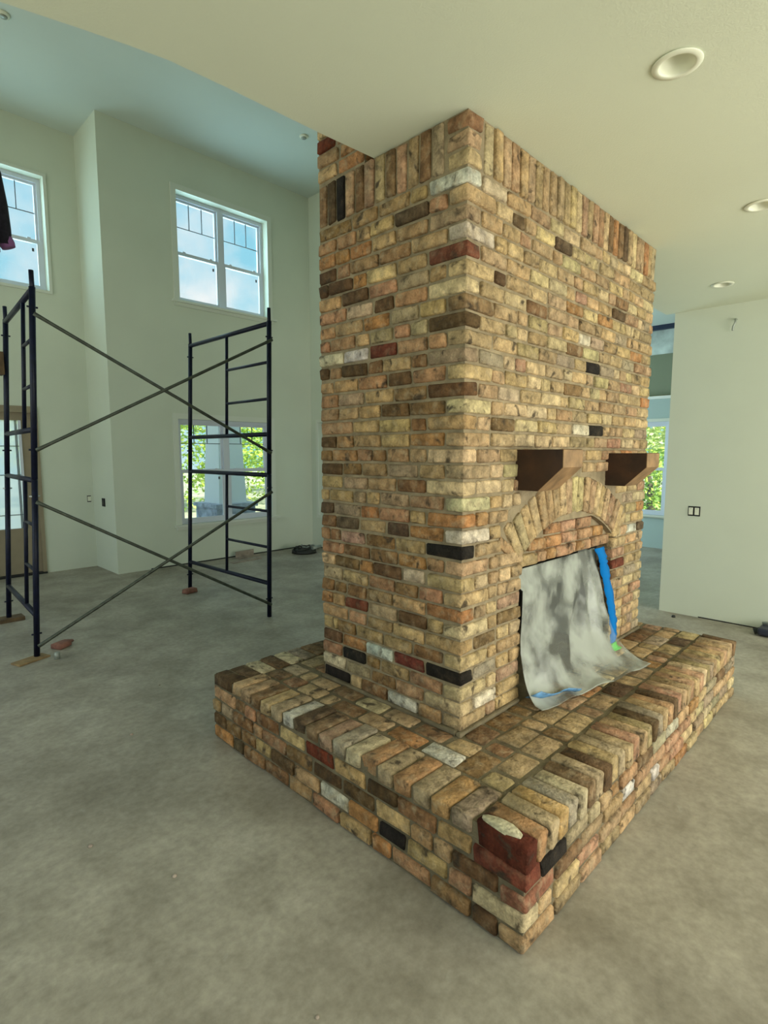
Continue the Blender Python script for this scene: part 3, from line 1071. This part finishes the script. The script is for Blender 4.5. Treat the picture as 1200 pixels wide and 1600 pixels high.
# crust of pale lime on the corner brick
cr_ = MB()
rc = random.Random(8)
ring = []
for k in range(16):
    a_ = 2 * math.pi * k / 16
    ring.append((HX0 + .038 + .036 * math.cos(a_) * rc.uniform(.8, 1.08), HY0 + .115 + .085 * math.sin(a_) * rc.uniform(.8, 1.05)))
cr_.add([(x, y, HZ - .002) for x, y in ring] + [(HX0 + .04 + (x - HX0 - .04) * .9, HY0 + .118 + (y - HY0 - .118) * .9, HZ + .0055 + rc.uniform(0, .002)) for x, y in ring] + [(HX0 + .04, HY0 + .118, HZ + .008)],
        [(k, (k + 1) % 16, 16 + (k + 1) % 16, 16 + k) for k in range(16)] + [(16 + k, 16 + (k + 1) % 16, 32) for k in range(16)], True)
cr_.build('lime_crust', mat('lime_crust', (.50, .45, .30), .95, nscale=60, namt=.4, bump=.6, bscale=120), he)

# ------------------------------------------------------------------ plastic sheet over the firebox
sh = thing('plastic_sheet', 'cloudy plastic dust sheet taped over the arched firebox, trailing onto the hearth', 'plastic sheet')


def film_point(u, v):
    s = u
    x_top = .494 + s * .89
    p0 = Vector((x_top, .028, AZ - .004))
    p1 = Vector((.490 + s * .95, .010, .80))
    p2 = Vector((.462 + s * 1.03, -.015 - .04 * s, .38))
    p3 = Vector((.425 + s * .975, -.165 - s * .165, HZ + .010))
    q = 1 - v
    p = p0 * q ** 3 + p1 * 3 * v * q * q + p2 * 3 * v * v * q + p3 * v ** 3
    if v > .72:
        pass
    # folds that gather towards the upper right corner
    cx, cz = 1.30, 1.03
    ang = math.atan2(p.x - cx, cz - p.z + .04)
    amp = .022 * min(1, v * 3) * (1 - min(1, max(0, v - .55) / .35) * .85)
    f = abs(math.sin(ang * 7 + 1.2)) + .35 * math.sin(ang * 17 + 3 * v)
    p.y -= amp * (f - .5)
    n = noise.noise(Vector((p.x * 4, p.z * 3.2, v * 2))) * .03 + noise.noise(Vector((p.x * 10, p.z * 8, 4))) * .006
    p.y -= n * min(1, v * 4) * (1 - max(0, v - .7) / .3 * .8) * min(1, .25 + s * 8)
    p.y = min(p.y, .07)
    if s < .10 and .12 < v < .93:
        p.y = min(p.y, -.010 + s * .3)
        p.x = min(p.x, .487 + s * .95)
    if v > .55:
        p.z = max(p.z, HZ + .008 + .006 * (1 + math.sin(u * 23 + v * 9)))
    return p


NU, NV = 70, 60
vv = [film_point(i / NU, j / NV) for j in range(NV + 1) for i in range(NU + 1)]
ff = [(j * (NU + 1) + i, j * (NU + 1) + i + 1, (j + 1) * (NU + 1) + i + 1, (j + 1) * (NU + 1) + i) for j in range(NV) for i in range(NU)]
film = MB().add(vv, ff, True).build('film', M_FILM, sh)
sld = film.modifiers.new('thickness', 'SOLIDIFY'); sld.thickness = 0.0012


def ribbon(pts, w0, w1, name, m, parent, side=(1, 0, 0), th=.002, crump=.006):
    mb = MB()
    n = len(pts)
    a, b = [], []
    side = Vector(side).normalized()
    for i, p in enumerate(pts):
        w = w0 + (w1 - w0) * i / (n - 1)
        p = Vector(p)
        a.append(p - side * w / 2 + Vector((0, random.uniform(-crump, crump), 0)))
        b.append(p + side * w / 2 + Vector((0, random.uniform(-crump, crump), 0)))
    mid = [(x + y) / 2 + Vector((0, -abs(crump), 0)) for x, y in zip(a, b)]
    v = a + mid + b
    f = []
    for i in range(n - 1):
        f += [(i, i + 1, n + i + 1, n + i), (n + i, n + i + 1, 2 * n + i + 1, 2 * n + i)]
    o = mb.add(v, f, True).build(name, m, parent)
    s = o.modifiers.new('thickness', 'SOLIDIFY'); s.thickness = th
    return o


def spline(pts, k=6):
    out = []
    P = [Vector(p) for p in pts]
    for i in range(len(P) - 1):
        a, b, c, d = P[max(i - 1, 0)], P[i], P[i + 1], P[min(i + 2, len(P) - 1)]
        for j in range(k):
            t = j / k
            out.append(.5 * ((2 * b) + (c - a) * t + (2 * a - 5 * b + 4 * c - d) * t * t + (3 * b - a - 3 * c + d) * t ** 3))
    out.append(P[-1])
    return out


tp = spline([(1.395, .004, 1.03), (1.43, -.010, .95), (1.475, -.014, .84), (1.525, -.028, .68), (1.54, -.045, .56), (1.525, -.058, .46), (1.50, -.066, .40)])
ribbon(tp, .125, .09, 'tape', M_TAPE, sh)
ribbon(spline([(1.502, -.068, .425), (1.495, -.078, HZ + .030), (1.505, -.10, HZ + .016)]), .085, .10, 'tape_end', M_TAPEG, sh, crump=.004)['label'] = 'green tape end'
# dark edge of the sheet folded back beside the tape
bt = []
for i in range(16):
    t = i / 15
    q = film_point(.015 + .30 * t, .80 + .145 * t + .03 * math.sin(t * 6))
    bt.append(q + Vector((0, -.007, .009)))
ribbon(bt, .085, .045, 'tape', M_TAPEP, sh, side=(0.45, -.75, 0.45), crump=.006)
fr_ = MB()
pts_r = spline([(1.30, .06, 1.03), (1.36, .05, .9), (1.42, .04, .72), (1.46, .03, .52), (1.48, .02, .39)])
vv, ff = [], []
for i, p in enumerate(pts_r):
    for j in range(7):
        s = j / 6
        vv.append((p.x + (s - .5) * .13, p.y + .018 * math.sin(s * 9 + i * .15), p.z))
for i in range(len(pts_r) - 1):
    for j in range(6):
        ff.append((i * 7 + j, i * 7 + j + 1, (i + 1) * 7 + j + 1, (i + 1) * 7 + j))
o = fr_.add(vv, ff, True).build('folded_edge', M_FILM, sh)
o.modifiers.new('thickness', 'SOLIDIFY').thickness = .0012

# ------------------------------------------------------------------ scaffold
sc = thing('scaffold', 'dark navy steel scaffold tower of two frame pairs with crossed braces', 'scaffold')


def lerp(a, b, t):
    return Vector(a) + (Vector(b) - Vector(a)) * t


def frame_pair(nb, nt_, fb_, ft_, inner, zb, first):
    """two stacked end frames between a near leg and a far leg; z in metres above the leg foot"""
    top = 2.77
    def P(s, z):               # s: 0 near leg .. 1 far leg
        t = z / 2.9
        return lerp(lerp(nb, nt_, t), lerp(fb_, ft_, t), s)
    for (z0, bars, rungs, ztop) in ((zb, (.345, 1.395), (.70, 1.05), 1.40), (1.405, (1.775, 2.77), (2.10, 2.43), 2.79)):
        ob = MB().tube([P(0, bars[1]), P(1, bars[1])], .021, 12).build('end_frame', M_NAVY, sc)
        MB().tube([P(0, bars[0]), P(1, bars[0])], .021, 12).build('crossbar', M_NAVY, ob)
        for s in (0, 1):
            MB().tube([P(s, z0), P(s, ztop)], .022, 12).build('leg', M_NAVY, ob)
        MB().tube([P(inner, bars[0]), P(inner, bars[1])], .0155, 10).build('inner_post', M_NAVY, ob)
        for z in rungs:
            MB().tube([P(0, z), P(inner, z)], .0135, 10).build('rung', M_NAVY, ob)
        for s in (0, 1):
            e = P(s, ztop)
            MB().tube([e - Vector((0, 0, .05)), e + Vector((0, 0, .115))], .0165, 10).build('coupling_pin', M_NAVY, ob)
        for s in (0, 1):
            for z in (bars[0] - .15, bars[1] - .12):
                MB().tube([P(s, z) + Vector((-.035, 0, 0)), P(s, z) + Vector((.035, 0, 0))], .007, 8).build('lock_stud', M_STEEL if (z > 1.1 and z < 1.4) else M_NAVY, ob)
    return P


P1 = frame_pair((-.805, 3.50, 0), (-.715, 3.30, 2.9), (-.735, 4.78, 0), (-.62, 4.60, 2.9), .30, .015, True)  # both upright frame pairs leaned slightly to follow the lens distortion
P2 = frame_pair((1.075, 3.09, 0), (1.06, 2.96, 2.9), (1.03, 4.66, 0), (1.055, 4.47, 2.9), .49, .012, False)


def cross(za, zb, zc_, zd):
    off = Vector((0, -.035, 0))
    for k, (p, q) in enumerate(((P1(0, za), P2(0, zb)), (P1(0, zc_), P2(0, zd)))):
        o_ = off + Vector((0, -.014 * k, 0))
        p, q = p + o_, q + o_
        d = (q - p).normalized()
        MB().tube([p, p + d * .04, p + d * .10, q - d * .10, q - d * .04, q], [.015, .015, .0132, .0132, .015, .015], 10).build('cross_brace', M_GALV, sc)


cross(2.60, 1.60, 1.62, 2.62)
cross(1.235, .14, .105, 1.24)
# board lashed to the far post
b_ = P1(1, 2.40)
MB().box((b_.x - .10, b_.y - .06, b_.z - .10), (b_.x - .026, b_.y + .06, b_.z + .10)).build('lashed_board', M_WOODD, sc)

# blocks under the legs
p = P1(1, 0)
tag(bevel(MB().box((p.x - .16, p.y - .07, 0), (p.x + .12, p.y + .07, .038)).build('wood_block', M_WOODD), .003), 'dark lumber block under the far left scaffold leg', 'block')
p = P1(0, 0)
m_ = MB().box((-.14, -.055, 0), (.10, .055, .014)).build('wood_shim', M_WOOD)
m_.location = (p.x - .03, p.y - .03, 0); m_.rotation_euler = (0, 0, .35)
tag(bevel(m_, .003), 'thin tan wood shim flat on floor under the near left scaffold leg', 'shim')


def loose_brick(name, label, x, y, rz, l, h, z=0, colour=None):
    me = brick_mesh(l, .095, h, 400 + int(x * 100), name)
    me.materials.clear()
    me.materials.append(M_PINKBRICK)
    o = bpy.data.objects.new(name, me)
    COL.objects.link(o)
    o.location = (x, y, h / 2 + z + .001)
    o.rotation_euler = (0, 0, rz)
    return tag(o, label, 'brick')


loose_brick('loose_brick', 'loose red brick lying on the floor right of the near left scaffold leg', -.60, 3.62, .55, .125, .042)
loose_brick('brick_chip', 'thin brick fragment just behind the loose red brick on the floor', -.555, 3.715, .6, .12, .016)
p = P2(1, 0)
loose_brick('leg_brick', 'small pink brick wedged at the foot of the far right scaffold leg', p.x - .05, p.y - .098, .2, .15, .05)
st_ = MB().lathe([(0, 0), (.022, 0), (.020, .05), (.006, .058), (0, .058)], (-.70, 3.36, 0), 14).build('floor_stub', M_GREYM)
tag(st_, 'short grey pipe stub on floor beside the near left scaffold leg', 'pipe')

# ------------------------------------------------------------------ dark jacket on a guard post, at the left edge
gpst = thing('guard_post', 'navy guard post left of the scaffold with a hook on top', 'post')
MB().tube([(-1.42, 3.5, 0.012), (-1.42, 3.5, 3.86)], .021, 12).build('post', M_NAVY, gpst)
MB().lathe([(0, 0), (.06, 0), (.06, .012), (0, .012)], (-1.42, 3.5, 0), 20).build('base_plate', M_NAVY, gpst)
MB().tube([(-1.42, 3.5, 3.84), (-1.04, 3.47, 3.87), (-1.03, 3.43, 3.90)], .009, 8).build('hook', M_NAVY, gpst)
jk = thing('work_jacket', 'dark work jacket with mauve cuff hanging high at the left edge', 'jacket')
body = MB()
body.tube([(-1.06, 3.44, 3.84), (-1.05, 3.44, 3.74), (-1.04, 3.43, 3.5), (-1.03, 3.43, 3.25), (-1.03, 3.43, 3.02)], [.05, .14, .16, .15, .16], 16)
body.build('body', M_JACKET, jk)
slv = MB()
slv.tube([(-.97, 3.44, 3.74), (-.90, 3.46, 3.55), (-.865, 3.47, 3.35), (-.845, 3.48, 3.20), (-.84, 3.48, 3.09)], [.075, .075, .068, .06, .055], 14)
slv.build('sleeve', M_JACKET, jk)
cf = MB().tube([(-.835, 3.48, 3.15), (-.815, 3.48, 3.10), (-.805, 3.48, 3.075)], [.05, .052, .045], 12)
cf.build('cuff', M_CUFF, jk)

# ------------------------------------------------------------------ recessed lights
for k, ((x, y), pos) in enumerate(zip(LIGHTS, ('large and nearest, above the middle of the ceiling', 'cut off by the right edge', 'small and farthest, over the passage'))):
    t = thing('recessed_light', f'round white recessed ceiling light, {pos}', 'ceiling light', 'recessed lights in the low ceiling')
    MB().lathe([(.057, .004), (.057, .0), (.077, .0), (.081, -.003), (.079, -.006), (.062, -.008), (.057, -.006), (.057, .004)], (x, y, H - .0005), 40).build('trim_ring', M_LIGHT, t)
    MB().lathe([(.0575, -.005), (.054, .014), (.044, .032), (.030, .040), (.0, .043)], (x, y, H), 40).build('reflector', M_LIGHT, t)
for (x, y, lab) in ((2.896, 4.785, 'small round white fixture on the high ceiling left of the chimney top'), (-.344, 5.201, 'small round fixture on the high ceiling at the top left corner')):
    t = thing('ceiling_fixture', lab, 'ceiling light')
    MB().lathe([(0, -.022), (.042, -.02), (.056, -.012), (.06, 0), (0, 0)], (x, y, HC), 28).build('housing', M_LIGHT, t)
    MB().lathe([(0, -.006), (.032, -.006), (.036, 0), (0, 0)], (x, y, HC - .022), 20).build('lens', M_GREYM, t)

# ------------------------------------------------------------------ electrical
def outlet(label, axis, at, u, z, w, h, gangs, parent_kind='outlet'):
    t = thing('outlet_box', label, 'outlet')
    fr = MB(); inn = MB()
    def bx(mb, ua, ub, da, db, za, zb):
        if axis == 'x':
            mb.box((at - db, ua, za), (at - da, ub, zb))
        else:
            mb.box((ua, at - db, za), (ub, at - da, zb))
    bx(fr, u - w / 2, u + w / 2, 0, .004, z - h / 2, z + h / 2)
    fr.build('box', M_DARK, t)
    for g in range(gangs):
        ua = u - w / 2 + w * g / gangs + w * .10
        ub = u - w / 2 + w * (g + 1) / gangs - w * .06
        mb = MB(); bx(mb, ua, ub, .004, .010, z - h * .36, z + h * .36)
        mb.build('switch', M_LIGHT, t)
        sc_ = MB(); bx(sc_, (ua + ub) / 2 - .004, (ua + ub) / 2 + .004, .010, .012, z + h * .22, z + h * .27)
        sc_.build('screw', M_GREYM, t)
    return t


outlet('black double switch box with white devices on the bare right wall', 'x', 4.02, .19, 1.04, .105, .095, 2)
outlet('small outlet box on the left wall near the inside corner, left of its twin', 'y', 6.95, .705, .965, .05, .09, 1)
ob = thing('junction_box', 'dark open junction box on the narrow return wall by the corner', 'outlet')
MB().box((.755, 6.50, .88), (.7645, 6.60, .99)).build('box', M_DARK, ob)
MB().box((.7535, 6.535, .91), (.755, 6.565, .96)).build('receptacle', M_RUBBER, ob)
ws = MB().tube(spline([(4.02, -.06, 2.80), (3.985, -.06, 2.80), (3.965, -.065, 2.775), (3.965, -.05, 2.735), (3.975, -.045, 2.70)]), .008, 8)
tag(ws.build('wire_stub', M_GREYM), 'short wire stub poking out high on the right wall', 'wire')

# ------------------------------------------------------------------ things on the floor by the far wall
tl = thing('tool_heap', 'heap of black straps and tools on the floor at the far corner', 'tools')
rt = random.Random(3)
MB().lathe([(0, 0), (.20, 0), (.19, .05), (.12, .10), (0, .11)], (3.47, 5.68, 0), 16).build('tool_bag', M_RUBBER, tl)
for k in range(7):
    a = rt.uniform(0, 6.28)
    pts = []
    for j in range(6):
        a += rt.uniform(.5, 1.0)
        r_ = rt.uniform(.05, .22)
        pts.append((3.45 + r_ * math.cos(a) * 1.15, 5.64 + r_ * math.sin(a) * .6, .03 + rt.uniform(0, .14) * (1 - r_ * 2.5)))
    MB().tube(spline(pts, 5), .012, 7).build('strap', M_RUBBER if k % 3 else M_GREYM, tl)
MB().tube([(3.50, 5.50, .09), (3.68, 5.52, .10)], .028, 12).build('canister', M_GREYM, tl)
cdm = MB().tube(spline([(3.66, 5.70, .012), (3.75, 5.86, .008), (3.84, 5.78, .008), (3.93, 5.9, .008), (3.97, 5.55, .008)], 8), .008, 7)
tag(cdm.build('power_cord', M_RUBBER), 'black cord running from the tool heap towards the chimney', 'cord')
scr = thing('drywall_scraps', 'torn tan drywall offcut leaning at the far wall foot behind scaffold', 'scrap')
m_ = MB().box((-.20, -.05, 0), (.20, .05, .015)).box((-.18, .05, 0), (.15, .07, .10)).build('offcut', M_CARD, scr)
m_.location = (2.62, 5.98, .002); m_.rotation_euler = (0, 0, .1)
m_ = MB().box((-.26, -.05, 0), (.26, .05, .012)).build('strip', M_CARD, scr)
m_.location = (2.45, 5.76, .001); m_.rotation_euler = (0, 0, .12)
fo = thing('floor_tool', 'dark blue-black power tool on the floor at the right edge', 'tool')
m_ = MB().box((-.10, -.14, .012), (.10, .10, .075)).build('body', mat('blue_black_plastic', (.02, .024, .045), .45), fo)
bevel(m_, .02, 3); m_.location = (3.86, -.53, 0)
m_ = MB().tube([(3.80, -.40, .03), (3.82, -.46, .05)], .028, 12).build('nose', M_RUBBER, fo)
MB().tube([(3.92, -.56, .085), (3.92, -.50, .10), (3.92, -.44, .085)], .012, 8).build('handle', M_GREYM, fo)
for k in range(3):
    MB().box((3.79 + k * .05, -.60, .0), (3.81 + k * .05, -.45, .014)).build('foot', M_RUBBER, fo)
cp = MB().lathe([(0, 0), (.018, 0), (.014, .02), (0, .024)], (3.86, .275, 0), 10).build('floor_crumb', M_RUBBER)
tag(cp, 'tiny dark mortar crumb on the floor near the right wall end', 'debris')

# ------------------------------------------------------------------ porch and garden outside
pc = thing('porch_column', 'white tapered square porch column on a stone pedestal outside the lower window', 'column')
def taper(cx, cy, z0, z1, w0, w1, ang):
    v = []
    for z, w in ((z0, w0), (z1, w1)):
        for k in range(4):
            a = ang + math.pi / 4 + k * math.pi / 2
            v.append((cx + w * .7071 * math.cos(a), cy + w * .7071 * math.sin(a), z))
    return MB().add(v, [(3, 2, 1, 0), (4, 5, 6, 7), (0, 1, 5, 4), (1, 2, 6, 5), (2, 3, 7, 6), (3, 0, 4, 7)])
taper(3.74, 8.6, .62, 2.80, .60, .44, 0).build('shaft', M_PORCH, pc)
taper(3.74, 8.6, .55, .62, .92, .92, 0).build('cap_stone', M_STONE, pc)
taper(3.74, 8.6, -.02, .55, .84, .84, 0).build('pedestal', M_STONE, pc)
taper(3.74, 8.6, 2.80, 2.86, .52, .52, 0).build('capital', M_PORCH, pc)

M_LEAF = [mat('leaf_lime', (.50, .66, .10), .6), mat('leaf_green', (.26, .46, .08), .6), mat('leaf_pale', (.62, .72, .34), .6)]


def tree(name, label, x, y, h, r, mats, seed, n=2600, zlow=.8, leaf=.11, group='trees outside the windows'):
    t = thing(name, label, 'tree', group)
    rr = random.Random(seed)
    MB().tube([(x, y, -.16), (x + .05, y, h * .35), (x - .04, y + .05, h * .8)], [.12, .09, .03], 9).build('trunk', M_BARK, t)
    bl = [(Vector((x + rr.uniform(-r, r) * .7, y + rr.uniform(-r, r) * .7, rr.uniform(zlow, h * .9))), rr.uniform(.35, .6) * r) for _ in range(16)]
    mbs = [MB() for _ in mats]
    for k in range(n):
        c, br = rr.choice(bl)
        d = Vector((rr.gauss(0, 1), rr.gauss(0, 1), rr.gauss(0, 1))).normalized() * br * rr.uniform(.4, 1) ** .5
        p = c + d
        if p.z < -.1:
            continue
        a = Vector((rr.gauss(0, 1), rr.gauss(0, 1), rr.gauss(0, .6))).normalized()
        b = a.cross(Vector((rr.gauss(0, 1), rr.gauss(0, 1), rr.gauss(0, 1)))).normalized()
        s = leaf * rr.uniform(.6, 1.4)
        rr.choice(mbs).add([p - a * s, p - b * s * .45, p + a * s, p + b * s * .45], [(0, 1, 2, 3)])
    for mb, m in zip(mbs, mats):
        o = mb.build('foliage', m, t)
        o['kind'] = 'stuff'


tree('garden_tree', 'sunlit lime-green tree outside the lower window, right of the porch column', 7.4, 14.6, 4.0, 2.4, [M_LEAF[0], M_LEAF[0], M_LEAF[1]], 1, 7000, .2, .08)
tree('garden_tree', 'pale green tree outside the lower window, left of the porch column', 3.6, 20.5, 4.8, 2.2, [M_LEAF[2], M_LEAF[1], M_LEAF[0]], 2, 6000, .4, .08)
tree('garden_tree', 'far pale tree seen through the glazed entry door', -1.0, 22.0, 4.6, 2.8, [M_LEAF[2]], 3, 2500)
tree('garden_tree', 'leafy tree filling the far passage window right of the chimney', 14.5, 4.9, 4.4, 2.2, [M_LEAF[0], M_LEAF[2], M_LEAF[2]], 4, 8000, .3, .08)
tree('garden_shrub', 'low dense shrub under the tree beyond the passage window', 11.2, 3.0, 1.5, .9, [M_LEAF[1], M_LEAF[0]], 5, 2000, .1, .07)
tree('garden_tree', 'dense green tree beyond the narrow window in the far corner', 13.5, 19.0, 5.0, 3.0, [M_LEAF[1], M_LEAF[0]], 6, 4000)

# crumbs of mortar on the slab
rm_ = random.Random(12)
for (x, y, lab) in ((-1.05, .55, 'pale mortar crumb on the concrete about half a metre left of the hearth'),
                    (-1.22, .95, 'mortar crumb farthest left of the hearth, on the bare slab'),
                    (-.75, 1.75, 'mortar crumb on the slab behind the far left corner of the hearth'),
                    (-1.0, -.25, 'mortar crumb on the slab nearest the bottom left of the picture'),
                    (-.35, 2.3, 'mortar crumb on the slab between the hearth and the scaffold'),
                    (.6, -1.25, 'mortar crumb on the slab in front of the right side of the hearth')):
    r_ = rm_.uniform(.006, .012)
    c = MB().lathe([(0, 0), (r_, 0), (r_ * .9, r_ * .5), (r_ * .3, r_ * .8), (0, r_ * .8)], (x, y, 0), 7).build('mortar_crumb', M_CARD)
    tag(c, lab, 'debris', 'mortar crumbs on the slab')
